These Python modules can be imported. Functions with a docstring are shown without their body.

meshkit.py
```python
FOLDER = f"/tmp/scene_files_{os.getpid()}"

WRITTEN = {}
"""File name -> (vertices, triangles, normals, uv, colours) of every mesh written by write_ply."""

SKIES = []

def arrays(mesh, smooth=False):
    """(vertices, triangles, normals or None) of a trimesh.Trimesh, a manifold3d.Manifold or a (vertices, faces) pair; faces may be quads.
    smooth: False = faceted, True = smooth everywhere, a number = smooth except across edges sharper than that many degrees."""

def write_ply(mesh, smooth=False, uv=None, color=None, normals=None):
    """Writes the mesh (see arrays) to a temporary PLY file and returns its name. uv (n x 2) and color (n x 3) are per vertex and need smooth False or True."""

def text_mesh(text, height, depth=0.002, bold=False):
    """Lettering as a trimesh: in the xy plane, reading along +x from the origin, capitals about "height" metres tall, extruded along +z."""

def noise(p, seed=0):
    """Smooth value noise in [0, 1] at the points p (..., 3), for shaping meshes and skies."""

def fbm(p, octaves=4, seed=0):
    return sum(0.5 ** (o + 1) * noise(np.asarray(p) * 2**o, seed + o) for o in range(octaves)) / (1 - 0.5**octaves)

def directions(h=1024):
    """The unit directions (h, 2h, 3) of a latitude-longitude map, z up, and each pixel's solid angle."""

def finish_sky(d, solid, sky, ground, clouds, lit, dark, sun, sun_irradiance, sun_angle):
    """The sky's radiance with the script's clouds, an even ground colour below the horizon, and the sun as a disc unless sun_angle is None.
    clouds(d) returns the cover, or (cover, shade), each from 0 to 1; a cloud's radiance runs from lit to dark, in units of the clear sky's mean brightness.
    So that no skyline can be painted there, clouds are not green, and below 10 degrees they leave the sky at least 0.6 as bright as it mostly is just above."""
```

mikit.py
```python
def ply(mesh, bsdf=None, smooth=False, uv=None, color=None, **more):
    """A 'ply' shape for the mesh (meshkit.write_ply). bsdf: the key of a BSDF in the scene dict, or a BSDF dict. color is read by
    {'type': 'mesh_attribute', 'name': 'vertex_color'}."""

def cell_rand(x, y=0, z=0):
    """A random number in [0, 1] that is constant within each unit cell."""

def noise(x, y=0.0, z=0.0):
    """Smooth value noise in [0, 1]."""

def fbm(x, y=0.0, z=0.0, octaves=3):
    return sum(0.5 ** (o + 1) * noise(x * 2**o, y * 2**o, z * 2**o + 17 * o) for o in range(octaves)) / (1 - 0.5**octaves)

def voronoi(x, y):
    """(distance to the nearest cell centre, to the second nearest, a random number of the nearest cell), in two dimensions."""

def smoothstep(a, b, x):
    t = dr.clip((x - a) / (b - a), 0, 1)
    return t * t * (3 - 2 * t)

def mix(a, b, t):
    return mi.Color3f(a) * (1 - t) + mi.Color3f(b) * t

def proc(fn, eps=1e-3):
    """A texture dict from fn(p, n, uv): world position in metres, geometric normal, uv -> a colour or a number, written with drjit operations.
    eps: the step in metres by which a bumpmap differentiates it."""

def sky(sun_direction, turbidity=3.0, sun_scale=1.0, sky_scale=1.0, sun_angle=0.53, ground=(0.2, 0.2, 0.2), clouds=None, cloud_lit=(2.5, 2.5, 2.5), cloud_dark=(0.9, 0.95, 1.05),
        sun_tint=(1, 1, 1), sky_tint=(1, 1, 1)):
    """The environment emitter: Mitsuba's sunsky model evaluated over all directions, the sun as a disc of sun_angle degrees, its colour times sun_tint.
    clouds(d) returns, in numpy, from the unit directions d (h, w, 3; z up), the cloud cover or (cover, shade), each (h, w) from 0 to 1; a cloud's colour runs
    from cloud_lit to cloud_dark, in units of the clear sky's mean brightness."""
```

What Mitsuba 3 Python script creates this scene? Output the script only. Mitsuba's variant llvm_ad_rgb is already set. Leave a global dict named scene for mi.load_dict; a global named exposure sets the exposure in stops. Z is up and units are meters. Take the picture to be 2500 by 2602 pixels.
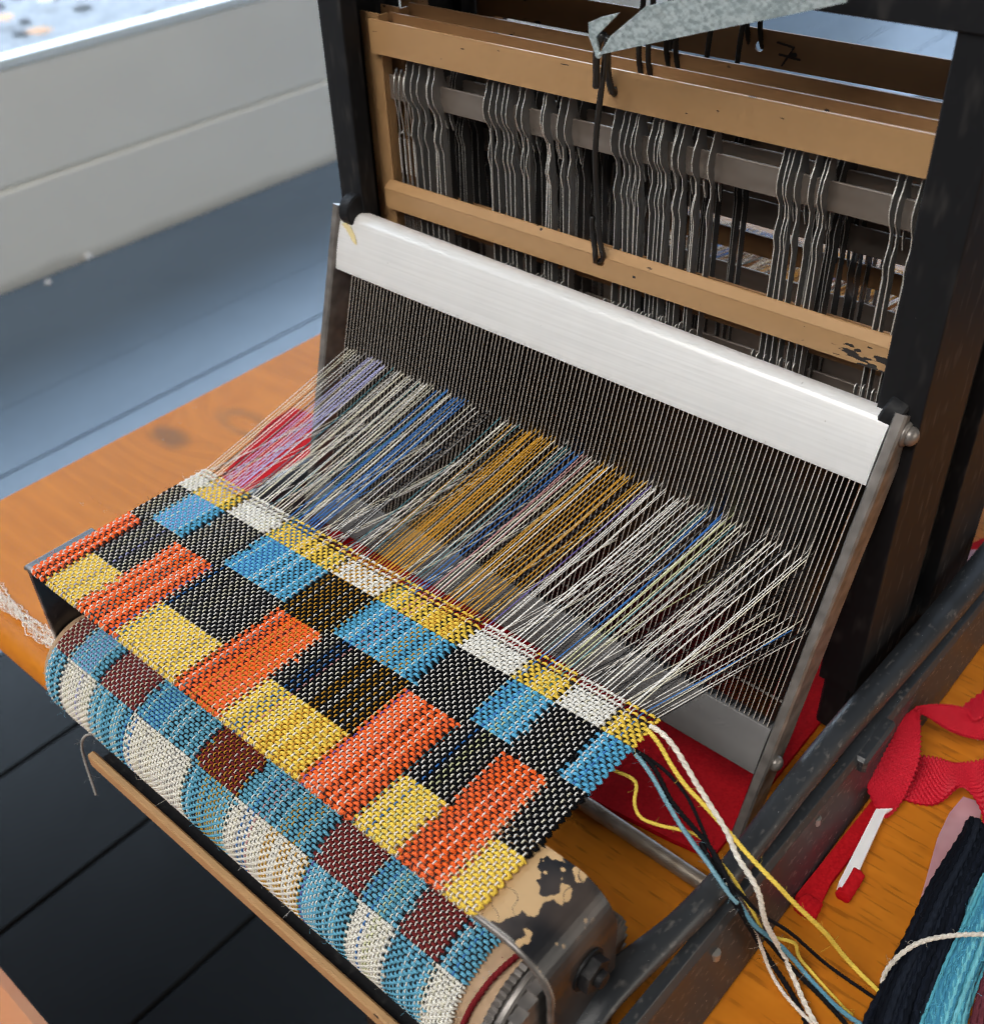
import math, random
import numpy as np, trimesh, drjit as dr, mitsuba as mi, mikit, meshkit
from shapely.geometry import LineString, Polygon, Point
from shapely import affinity
from mikit import noise, fbm, voronoi, cell_rand, smoothstep, mix
T = mi.ScalarTransform4f
rng = np.random.default_rng(7); random.seed(7)
scene, labels = {'type': 'scene'}, {}
exposure = 0.12

# ------------------------------------------------------------------ camera
CAM, FWD, UP = (0.55652, -0.18297, 0.54571), (-0.53257, 0.57981, -0.61660), (-0.38366, 0.48399, 0.78648)
scene['camera'] = {'type': 'thinlens', 'fov': 48.5467, 'fov_axis': 'x', 'near_clip': 0.01, 'far_clip': 60.0,
    'aperture_radius': 0.0021, 'focus_distance': 0.60,
    'to_world': T().look_at(origin=CAM, target=[c + f for c, f in zip(CAM, FWD)], up=UP)}

# ------------------------------------------------------------------ light: daylight through the windows of the room, plus an added fill panel
def panel(key, center, to, w, h, rgb):
    scene[key] = {'type': 'rectangle', 'to_world': T().look_at(origin=center, target=to, up=[0, 0, 1]) @ T().scale([w / 2, h / 2, 1]),
                  'bsdf': {'type': 'diffuse', 'reflectance': {'type': 'rgb', 'value': 0.0}},
                  'emitter': {'type': 'area', 'radiance': {'type': 'rgb', 'value': rgb}}}
    labels[key] = {'label': 'bright panel of daylight', 'kind': 'structure'}
panel('sky', (-7.2, 2.4, 2.8), (0.0, 1.6, 1.0), 16.0, 7.2, [5.2, 6.5, 8.0])            # beyond the low window in the left wall
panel('sky_001', (0.10, -1.95, 2.9), (0.1, 0.15, 0.1), 2.4, 1.9, [7.7, 7.4, 7.0])      # the window behind the weaver
panel('sky_002', (-1.0, 7.2, 1.4), (-1.0, 0.0, 0.0), 5.0, 2.6, [2.8, 3.7, 4.9])       # the window at the far end
panel('sky_003', (3.4, .8, 1.1), (0, .8, .2), 2.4, 1.3, [2.8, 2.6, 2.3])              # added unseen panel, brightens the wall and right-hand faces
scene['room_light'] = {'type': 'constant', 'radiance': {'type': 'rgb', 'value': [0.062, 0.062, 0.065]}}

# ------------------------------------------------------------------ helpers
def cat(ms):
    vs, fs, n = [], [], 0
    for v, f in ms:
        vs.append(v); fs.append(f + n); n += len(v)
    return np.vstack(vs), np.vstack(fs)
def vf(m):
    if isinstance(m, tuple): return m
    if hasattr(m, 'to_mesh'): q = m.to_mesh(); return np.array(q.vert_properties[:, :3], float), np.array(q.tri_verts, int)
    return np.array(m.vertices, float), np.array(m.faces, int)
def numbered(k):
    if k not in used: used.add(k); return k
    i = 1
    while f'{k}_{i:03d}' in used: i += 1
    used.add(f'{k}_{i:03d}'); return f'{k}_{i:03d}'
used = set(scene)
def thing(name, label, category, group=None):
    k = numbered(name); labels[k] = {'label': label, 'category': category}
    if group: labels[k]['group'] = group
    return k
def add(name, mesh, mat, parent=None, smooth=30, color=None, label=None, **kw):
    k = numbered(parent + '__' + name if parent else name)
    if color is not None: smooth = True
    m = vf(mesh); m = trimesh.Trimesh(m[0], m[1], process=False) if not isinstance(m, trimesh.Trimesh) else m
    scene[k] = mikit.ply(m, mat, smooth, color=color)
    if label or kw: labels[k] = {**({'label': label} if label else {}), **kw}
    return k
def box(x0, x1, y0, y1, z0, z1, ch=0.0):
    if ch <= 0:
        m = trimesh.creation.box((x1 - x0, y1 - y0, z1 - z0)); m.apply_translation(((x0 + x1) / 2, (y0 + y1) / 2, (z0 + z1) / 2)); return vf(m)
    a, b, c = (x1 - x0) / 2, (y1 - y0) / 2, (z1 - z0) / 2
    pts = [(sx * (a - (k != 0) * ch), sy * (b - (k != 1) * ch), sz * (c - (k != 2) * ch)) for sx in (-1, 1) for sy in (-1, 1) for sz in (-1, 1) for k in range(3)]
    m = trimesh.convex.convex_hull(np.array(pts)); m.apply_translation(((x0 + x1) / 2, (y0 + y1) / 2, (z0 + z1) / 2)); return vf(m)
def extr(poly, h, M=None, at=(0, 0, 0), axes=None):
    """polygon in (a,b), extruded along c; axes gives which world axis a, b, c are."""
    m = trimesh.creation.extrude_polygon(poly, h, engine='earcut'); v = np.array(m.vertices)
    f = np.array(m.faces)
    if axes is not None:
        w = np.zeros_like(v)
        for i, ax in enumerate(axes): w[:, 'xyz'.index(ax)] = v[:, i]
        v = w
        if np.linalg.det(np.eye(3)[['xyz'.index(a) for a in axes]]) < 0: f = f[:, ::-1]
    return v + np.array(at), f
def frames(P, up):
    t = np.gradient(P, axis=0); t /= np.linalg.norm(t, axis=1, keepdims=True) + 1e-12
    up = np.broadcast_to(np.asarray(up, float), P.shape)
    s = np.cross(t, up); s /= np.linalg.norm(s, axis=1, keepdims=True) + 1e-9
    return t, s, np.cross(s, t)
def tube(P, r, sides=8, up=(0, 0, 1), rb=None, ply=0, twist=0.0, depth=0.15, cap=True, ph=0.0):
    """swept tube; r along the side, rb along the normal; ply>0 gives plied yarn"""
    P = np.asarray(P, float); n = len(P)
    t, s, nn = frames(P, up)
    r = np.broadcast_to(r, (n,)); rb = r if rb is None else np.broadcast_to(rb, (n,))
    ang = np.arange(sides) * 2 * np.pi / sides
    L = np.concatenate([[0], np.cumsum(np.linalg.norm(np.diff(P, axis=0), axis=1))])
    m = 1 + (depth * np.cos(ply * (ang[None] - twist * L[:, None]) + ph) if ply else np.zeros((n, sides)))
    v = P[:, None] + (m * r[:, None] * np.cos(ang))[..., None] * s[:, None] + (m * rb[:, None] * np.sin(ang))[..., None] * nn[:, None]
    i, j = np.meshgrid(np.arange(n - 1), np.arange(sides), indexing='ij')
    q = np.stack([i * sides + j, i * sides + (j + 1) % sides, (i + 1) * sides + (j + 1) % sides, (i + 1) * sides + j], -1).reshape(-1, 4)
    f = np.vstack([q[:, [0, 2, 1]], q[:, [0, 3, 2]]])
    v = v.reshape(-1, 3)
    if cap:
        v = np.vstack([v, P[:1], P[-1:]]); a = np.arange(sides); b = (a + 1) % sides
        f = np.vstack([f, np.stack([np.full(sides, n * sides), a, b], 1), np.stack([np.full(sides, n * sides + 1), (n - 1) * sides + b, (n - 1) * sides + a], 1)])
    return v, f[:, ::-1]
def spline(pts, n=60):
    from scipy.interpolate import PchipInterpolator, CubicSpline
    P = np.asarray(pts, float); d = np.concatenate([[0], np.cumsum(np.linalg.norm(np.diff(P, axis=0), axis=1))])
    return CubicSpline(d, P)(np.linspace(0, d[-1], n))
def cyl(p0, p1, r, sides=24, ch=0.0):
    p0, p1 = np.array(p0, float), np.array(p1, float); d = (p1 - p0) / np.linalg.norm(p1 - p0)
    up = (0, 0, 1) if abs(d[2]) < 0.9 else (1, 0, 0)
    if ch: return tube(np.array([p0, p0 + d * 1e-6, p0 + d * ch, p1 - d * ch, p1 - d * 1e-6, p1]), [r - ch, r - ch, r, r, r - ch, r - ch], sides, up)
    return tube(np.array([p0, p1]), r, sides, up)
def grid(A, thick=0.0):
    """surface from an (n, m, 3) array of points; with a thickness it gets a back and sides"""
    A = np.asarray(A, float); n, m = A.shape[:2]
    i, j = np.meshgrid(np.arange(n - 1), np.arange(m - 1), indexing='ij')
    q = np.stack([i * m + j, (i + 1) * m + j, (i + 1) * m + j + 1, i * m + j + 1], -1).reshape(-1, 4)
    f = np.vstack([q[:, [0, 1, 2]], q[:, [0, 2, 3]]])
    if not thick: return A.reshape(-1, 3), f
    du, dv = np.gradient(A, axis=0), np.gradient(A, axis=1); N = np.cross(du, dv); N /= np.linalg.norm(N, axis=2, keepdims=True) + 1e-12
    B = A - N * thick; k = n * m
    ring = np.concatenate([np.arange(m), np.arange(1, n) * m + m - 1, (n - 1) * m + np.arange(m - 2, -1, -1), np.arange(n - 2, 0, -1) * m])
    a, b = ring, np.roll(ring, -1)
    g = np.vstack([np.stack([a, b, b + k], 1), np.stack([a, b + k, a + k], 1)])
    return np.vstack([A.reshape(-1, 3), B.reshape(-1, 3)]), np.vstack([f, f[:, ::-1] + k, g])
def lin(*c): return np.array([(x / 12.92 if x <= .04045 else ((x + .055) / 1.055) ** 2.4) for x in np.array(c) / 255.0])

# ------------------------------------------------------------------ materials
def C(*c): return {'type': 'rgb', 'value': [float(x) for x in c]}
def mat(key, color, rough=0.5, metal=0.0, spec=0.5, bump=None, scale=1.0, eps=1e-3, **kw):
    b = {'type': 'principled', 'base_color': mikit.proc(color) if callable(color) else (color if isinstance(color, dict) else C(*color)),
         'roughness': mikit.proc(rough) if callable(rough) else rough, 'metallic': mikit.proc(metal) if callable(metal) else metal, 'specular': spec, **kw}
    if bump is not None: b = {'type': 'bumpmap', 'arbitrary': mikit.proc(bump, eps), 'scale': scale, 'bsdf': b}
    scene[key] = {'type': 'twosided', 'bsdf': b}
    used.add(key)
def table_wood(p, n, uv):
    x, y = p.x, p.y
    def knot(cx, cy, rx, ry): return dr.sqrt(dr.square((x - cx) / rx) + dr.square((y - cy) / ry))
    k1, k2, k3 = knot(-0.2160, 0.232, .030, .017), knot(-0.1800, 0.288, .044, .020), knot(-.148, .057, .012, .008)
    bend = 0.02 * dr.exp(-k1 * 0.6) + 0.02 * dr.exp(-k2 * .6)
    g = fbm(x * 22, y * 210 + bend * 900, 1.7, 3)
    rings = 0.5 + 0.5 * dr.sin((y + bend * 2.2) * 300 + 22 * fbm(x * 3, y * 5, 3.0, 2))
    streak = smoothstep(.60, .78, fbm(x * 60, y * 520, 4.2, 2))
    c = mix((.60, .210, .019), (.48, .145, .010), g)
    c = mix(c, (.40, .12, .012), 0.16 * rings)
    c = mix(c, (.20, .06, .008), 0.5 * streak * smoothstep(-.02, .2, x))
    c = mix(c, (.155, .075, .03), 0.72 * smoothstep(1.25, .35, k1 + .25 * fbm(x * 60, y * 60)))
    c = mix(c, (.22, .10, .03), 0.62 * smoothstep(1.25, .5, k2 + .25 * fbm(x * 50, y * 50, 2.0)) * smoothstep(.2, .7, k2))
    c = mix(c, (.25, .10, .03), 0.6 * smoothstep(1.3, .4, k3 + .25 * fbm(x * 60, y * 60)))
    board = cell_rand(dr.floor((y - .02) / .115), 3.0)
    return c * (0.96 + 0.08 * board)
mat('mat_table', table_wood, 0.36, spec=.12)
mat('mat_leg', (.022, .016, .013), .45)
mat('mat_bench', lambda p, n, uv: mix((.50, .15, .045), (.60, .27, .12), fbm(p.x * 14, p.y * 40, 2.0)), .5, spec=.4)
mat('mat_floor_dark', lambda p, n, uv: mix((.007, .0085, .010), (.013, .0155, .018), noise(p.x * 9, p.y * 6)), .4, spec=.10)  # near-black tone given to the boards under and around the table
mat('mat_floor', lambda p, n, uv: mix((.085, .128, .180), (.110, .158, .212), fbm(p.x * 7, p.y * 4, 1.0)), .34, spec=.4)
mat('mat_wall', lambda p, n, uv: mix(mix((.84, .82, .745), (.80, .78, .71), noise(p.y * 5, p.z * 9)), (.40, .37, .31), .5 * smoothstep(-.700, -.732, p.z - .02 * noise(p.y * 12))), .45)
mat('mat_sill', lambda p, n, uv: mi.Color3f(.75, .82, .84), .25)
mat('mat_gravel', lambda p, n, uv: mix((.17, .175, .185), (.235, .235, .24), noise(p.x * 22, p.y * 22, 1.0)), .9)
mat('mat_leaf_a', (.50, .27, .14), .7); mat('mat_leaf_b', (.60, .55, .40), .7)
def specks(p, s=900.0, t=.985): return smoothstep(t, 1.0, noise(p.x * s, p.y * s, p.z * s))
mat('mat_black', lambda p, n, uv: mix((.012, .0125, .014), (.035, .033, .032), smoothstep(.55, .95, fbm(p.x * 240, p.y * 240, p.z * 60, 2))) + .3 * specks(p, 900.),
    .50, spec=.16)
mat('mat_tube', lambda p, n, uv: mix((.026, .030, .035), (.11, .105, .10), smoothstep(.60, .98, fbm(p.x * 420, p.y * 260, p.z * 420, 2))) + .5 * specks(p, 1100., .955),
    lambda p, n, uv: .26 + .3 * noise(p.x * 60, p.y * 60, p.z * 60), spec=.6)
def beam_color(p, n, uv):
    w = fbm(p.x * 130, p.y * 130, p.z * 130, 3) * .8 + .20 * noise(p.x * 520, p.y * 520, p.z * 520)
    near = smoothstep(.398, .366, p.x) * .235
    crack = smoothstep(.012, .004, dr.abs(fbm(p.x * 75, p.y * 75, 4.0, 2) - .5))
    chip = smoothstep(.60, .615, w + near) * smoothstep(.112, .119, p.z) * smoothstep(.30, .34, p.x) * (1 - .9 * crack)
    edge = smoothstep(.0013, .0004, p.y) * smoothstep(.3, .7, fbm(p.x * 50, p.z * 50, 5.0))
    base = mix((.012, .0125, .015), (.055, .043, .038), smoothstep(.45, .75, fbm(p.x * 30, p.y * 40, p.z * 30)))
    base = mix(base, (.085, .058, .040), .55 * smoothstep(.115, .085, p.z) * smoothstep(.3, .6, p.x))
    return mix(mix(base, (.50, .33, .17), chip), (.34, .32, .29), edge)
mat('mat_beam', beam_color, .32, spec=.55)
TAN, TAN2 = (.43, .255, .120), (.385, .222, .098)
def tan_color(chips):
    def f(p, n, uv):
        c = mix(TAN, TAN2, fbm(p.x * 16, p.y * 30, p.z * 30))
        w = fbm(p.x * 110, p.y * 220, p.z * 260, 3)
        s = smoothstep(.80, .83, w + chips(p))
        return mix(c, (.02, .017, .015), s)
    return f
mat('mat_tan', tan_color(lambda p: .012 + .07 * smoothstep(.3705, .3722, p.z)), .34)
mat('mat_tan_chipped', tan_color(lambda p: .015 + .27 * smoothstep(.322, .372, p.x) * smoothstep(.268, .256, p.z) + .10 * smoothstep(.027, .022, p.x) + .07 * smoothstep(.02, .0, dr.abs(p.x - .20))), .34)
mat('mat_tan_rear', lambda p, n, uv: mix(mix((.36, .20, .09), (.26, .13, .055), fbm(p.x * 20, p.y * 30, p.z * 30)), (.02, .017, .015), smoothstep(.74, .78, fbm(p.x * 90, p.y * 150, p.z * 150, 3))), .4)  # darker, chipped tan for the rear frames and back beam
def metal(key, a, b, rough, m=.9, s=60, stretch=(1, 1, 1), bump=.0001):
    sx, sy, sz = (s * q for q in stretch)
    mat(key, lambda p, n, uv: mix(a, b, fbm(p.x * sx, p.y * sy, p.z * sz, 2)), rough + .07, metal=m * .7)
def strip(face, edge): return lambda p, n, uv: mix(edge, face, smoothstep(.4, .7, dr.abs(n.x)))       # dull faces, bare polished edges; slot shade and edge glint put into the colours
mat('mat_heddle', strip((.225, .225, .22), (.60, .58, .53)), .33, .35, spec=.6)
mat('mat_heddle_shaded', strip((.085, .085, .083), (.30, .29, .27)), .38, .35)  # rear heddles: shade inside the castle painted in as a darker copy
metal('mat_bar', (.22, .18, .15), (.34, .30, .26), .34, .85, 45, (.6, 2, 3))
mat('mat_dent', strip((.035, .031, .028), (.66, .58, .50)), .32, .5)
metal('mat_iron', (.13, .12, .11), (.30, .275, .255), .32, .8, 150)
metal('mat_rod', (.38, .35, .31), (.22, .16, .11), .36, .8, 130)
mat('mat_wire', (.05, .049, .048), .35, .7)
metal('mat_steel', (.50, .49, .46), (.36, .35, .33), .22, .95, 110)
def galv(p, n, uv):
    c = mix((.34, .42, .43), (.64, .73, .74), smoothstep(.25, .75, fbm(p.x * 520, p.y * 520, p.z * 520, 2)))
    return mix(c, (.32, .27, .22), .5 * smoothstep(.66, .85, fbm(p.x * 70, p.y * 70, p.z * 70)))
mat('mat_galv', galv, .42, metal=.45)
def cap_color(p, n, uv):
    brushed = fbm(p.x * 14, p.z * 900 + p.y * 300, 1.0, 2)
    c = mix((.74, .735, .72), (.66, .655, .64), brushed)
    spot = smoothstep(.0, 1., specks(p, 260., .95))
    return mix(c, (.35, .33, .30), .6 * spot)
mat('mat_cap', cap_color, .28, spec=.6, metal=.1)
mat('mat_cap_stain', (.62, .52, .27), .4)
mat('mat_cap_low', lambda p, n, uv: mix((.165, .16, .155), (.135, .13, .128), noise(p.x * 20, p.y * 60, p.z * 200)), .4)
mat('mat_yarn', {'type': 'mesh_attribute', 'name': 'vertex_color'}, .7, spec=.03)
mat('mat_warp', {'type': 'mesh_attribute', 'name': 'vertex_color'}, .5, spec=.2)
def felt(c1, c2): return lambda p, n, uv: mix(c1, c2, noise(p.x * 900, p.y * 900, p.z * 900))
def felt_bump(p, n, uv): return noise(p.x * 1400, p.y * 1400, p.z * 1400)
mat('mat_red_felt', felt((.52, .010, .016), (.40, .005, .010)), .85, spec=.1)
mat('mat_strap', (.58, .011, .032), .5, spec=.35)
mat('mat_pink', lambda p, n, uv: mix((.42, .20, .22), (.52, .30, .33), fbm(p.x * 120, p.y * 120, 1.0, 2)), .6)
mat('mat_white_plastic', (.82, .82, .83), .22)
mat('mat_card', lambda p, n, uv: mix((.46, .31, .19), (.36, .24, .145), noise(p.x * 300, p.y * 300, p.z * 300)), .8)
mat('mat_ink', (.02, .008, .006), .5)
mat('mat_post_wood', (.50, .40, .30), .6)
mat('mat_backing', (.02, .02, .022), .9)

# ------------------------------------------------------------------ setting: floor boards, left wall with the low window, outside ground
FZ = -0.73
add('floor', box(-2.17, 2.2, -1.6, 6.4, FZ - .04, FZ - .014), 'mat_floor', kind='structure', label='painted floor boards, darker under and around the table')
seams = [-2.166, -1.640, -1.405] + [-1.405 + .235 * i for i in range(1, 13)]
for i in range(len(seams) - 1):
    g = .0016 if i > 0 else .0004
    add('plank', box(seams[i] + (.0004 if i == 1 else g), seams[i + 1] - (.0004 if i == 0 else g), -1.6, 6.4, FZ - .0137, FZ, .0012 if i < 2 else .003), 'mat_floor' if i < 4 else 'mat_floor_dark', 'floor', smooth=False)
WX = -2.1785
w = thing('wall', 'white painted board wall under the low window at upper left', 'wall')
def wallbox(y0, y1, z0, z1, d=.0): return box(WX - .045 - d, WX - d, y0, y1, z0, z1, .006)
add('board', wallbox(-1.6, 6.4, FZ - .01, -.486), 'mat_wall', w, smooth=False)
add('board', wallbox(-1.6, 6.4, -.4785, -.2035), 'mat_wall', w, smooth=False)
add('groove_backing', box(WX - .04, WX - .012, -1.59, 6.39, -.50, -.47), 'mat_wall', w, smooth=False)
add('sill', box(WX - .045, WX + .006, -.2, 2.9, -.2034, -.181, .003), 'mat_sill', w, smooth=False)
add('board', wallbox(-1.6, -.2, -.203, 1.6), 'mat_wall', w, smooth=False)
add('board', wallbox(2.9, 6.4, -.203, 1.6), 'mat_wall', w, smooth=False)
add('board', wallbox(-.2, 2.9, .66, 1.6), 'mat_wall', w, smooth=False)
scene['mat_glass'] = {'type': 'thindielectric', 'int_ior': 1.5}; used.add('mat_glass')
add('pane', grid(np.array([[(WX - .030, y_, z_) for z_ in (-.1805, -.0305)] for y_ in (-.19, 2.89)])), 'mat_glass', w, smooth=False)
add('glazing_bar', box(WX - .042, WX - .018, -.2, 2.9, -.030, -.008, .003), 'mat_sill', w, smooth=False)
add('ground', box(-9, WX - .06, -3, 9, FZ - .15, FZ - .05), 'mat_gravel', kind='structure', label='pale gravel ground outside the window', smooth=False)
peb, leaves_ = [], []
for i in range(160):
    px, py = rng.uniform(-6.2, -2.6), rng.uniform(.6, 5.0); s = rng.uniform(.02, .06)
    m = trimesh.creation.icosphere(1, s); m.vertices *= (1, rng.uniform(.6, 1), .5); m.vertices += meshkit.noise(m.vertices * 60 + i)[:, None] * .006
    m.apply_translation((px, py, FZ - .045)); peb.append(vf(m))
add('pebbles', cat(peb), 'mat_gravel', kind='stuff', label='grey pebbles on the ground outside the window', category='pebbles')
for i, P0 in enumerate([(-4.9106,2.4735,-0.7500),(-4.5351,2.4349,-0.7500),(-5.0768,2.7936,-0.7500)]):
    tt = np.linspace(0, 1, 9); ww = np.sin(np.pi * tt) ** .8 * .034
    A = np.stack([np.stack([P0[0] + (tt - .5) * .13 * np.cos(i), P0[1] + (tt - .5) * .13 * np.sin(i), np.full(9, P0[2] + .02)], -1) + s * ww[:, None] * np.array([-np.sin(i), np.cos(i), .25 * abs(s)]) for s in (-1, 0, 1)], 1)
    k = add('fallen_leaf', grid(A, .002), 'mat_leaf_a' if i % 3 < 2 else 'mat_leaf_b', smooth=True)
    labels[k] = {'label': ('orange fallen leaf outside the window nearest the left edge of the photo', 'brown fallen leaf outside the window just above the white sill', 'pale fallen leaf outside the window at the top edge of the photo')[i], 'category': 'leaf', 'group': 'fallen leaves outside the window'}
k = add('wooden_post', cat([box(-1.99, -1.87, 4.0, 4.12, FZ, 1.6, .006)]), 'mat_post_wood', smooth=False)
labels[k] = {'label': 'pale wooden post standing on the floor far behind the loom', 'category': 'post'}

for i, (P0, r_) in enumerate((((-2.1734,1.1805,-0.7220), .011), ((-2.1167,1.0227,-0.7220), .008))):
    m = trimesh.creation.icosphere(2, r_); m.vertices *= (1.3, .8, .7); m.vertices += (meshkit.fbm(m.vertices * 160 + i)[:, None] - .5) * .010; m.apply_translation(P0)
    k = add('paper_scrap', m, 'mat_white_plastic', smooth=False); labels[k] = {'label': ('larger white paper scrap on the blue floor against the wall base', 'smaller white paper scrap on the blue floor nearer the left edge')[i], 'category': 'scrap'}

# ------------------------------------------------------------------ table and bench
tb = thing('table', 'orange varnished pine table carrying the loom', 'table')
yb = [.010, .135, .25, .365, .48, .595, .71, .825]
for i in range(len(yb) - 1):
    add('plank', box(-.2515, 1.1, yb[i] + .00003, yb[i + 1] - .00003, -.028, 0), 'mat_table', tb, smooth=False)
add('edge', cyl((-.2515, .0102, -.014), (1.1, .0102, -.014), .01395, 24), 'mat_table', tb, smooth=True)
for lx, ly in ((.185, .085), (1.04, .06), (.16, .77), (1.04, .77)):
    add('leg', box(lx - .022, lx + .022, ly - .02, ly + .03, FZ, -.0285, .003), 'mat_leg', tb, smooth=False)
bn = thing('bench', 'worn orange wooden bench just in front of the table at lower left', 'bench')
add('seat', box(-.55, .50, -.42, -.112, -.275, -.25, .008), 'mat_bench', bn, smooth=False)
add('added_shade_panel', box(-.52, .47, -.150, -.135, FZ + .02, -.2755, .002), 'mat_bench', bn, smooth=False)  # added unseen panel, keeps window light off the floor behind it
for lx in (-.5, .45):
    for ly in (-.39, -.175): add('leg', box(lx - .02, lx + .02, ly - .02, ly + .02, FZ, -.2755, .003), 'mat_bench', bn, smooth=False)

# ------------------------------------------------------------------ loom: frame
lm = thing('table_loom', 'black steel table loom with tan shaft frames and white reed cap on the orange table', 'loom')
BZ = .123                                                      # top of the breast beam
line = LineString([(.0030, -.012), (.0030, BZ - .003), (.0046, BZ - .0016), (.386, BZ - .0016)] + [(.386 + .0235 * math.sin(a), BZ - .0251 + .0235 * math.cos(a)) for a in np.linspace(.1, math.pi / 2, 14)] + [(.4095, .004)])
prof = line.buffer(.0016, cap_style=2, join_style=1)
bm = add('breast_beam', extr(prof, .0455, axes='xzy', at=(0, .0, 0)), 'mat_beam', lm, smooth=35, label='black front beam with paint worn to tan at its right end')
# rolled front edge of the beam
ln = np.array([(x_, -.0002, z_) for x_, z_ in np.array(line.coords)[1:]])
add('front_edge', tube(ln, .0017, 10, up=(0, 1, 0)), 'mat_iron', bm, smooth=True)
def hexnut(c, r, h, ax=0):
    a = np.arange(6) * math.pi / 3 + .3
    return extr(Polygon([(r * math.cos(t), r * math.sin(t)) for t in a]), h, axes='yzx', at=c)
add('bolt', cat([hexnut((.4112, .0234, .0945), .0088, .006), cyl((.417, .0234, .0945), (.4205, .0234, .0945), .0042, 20, .0006), cyl((.4111, .0234, .0945), (.4122, .0234, .0945), .0105, 24)]), 'mat_black', bm, smooth=25)
# ratchet wheel behind the right end of the beam
tp = []
for i in range(40):
    a = 2 * math.pi * i / 40
    tp += [(.0475 * math.cos(a), .0475 * math.sin(a)), (.0425 * math.cos(a + .02), .0425 * math.sin(a + .02))]
add('ratchet_wheel', extr(Polygon(tp), .006, axes='yzx', at=(.3985, .018, .060)), 'mat_iron', lm, smooth=20)
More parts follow.
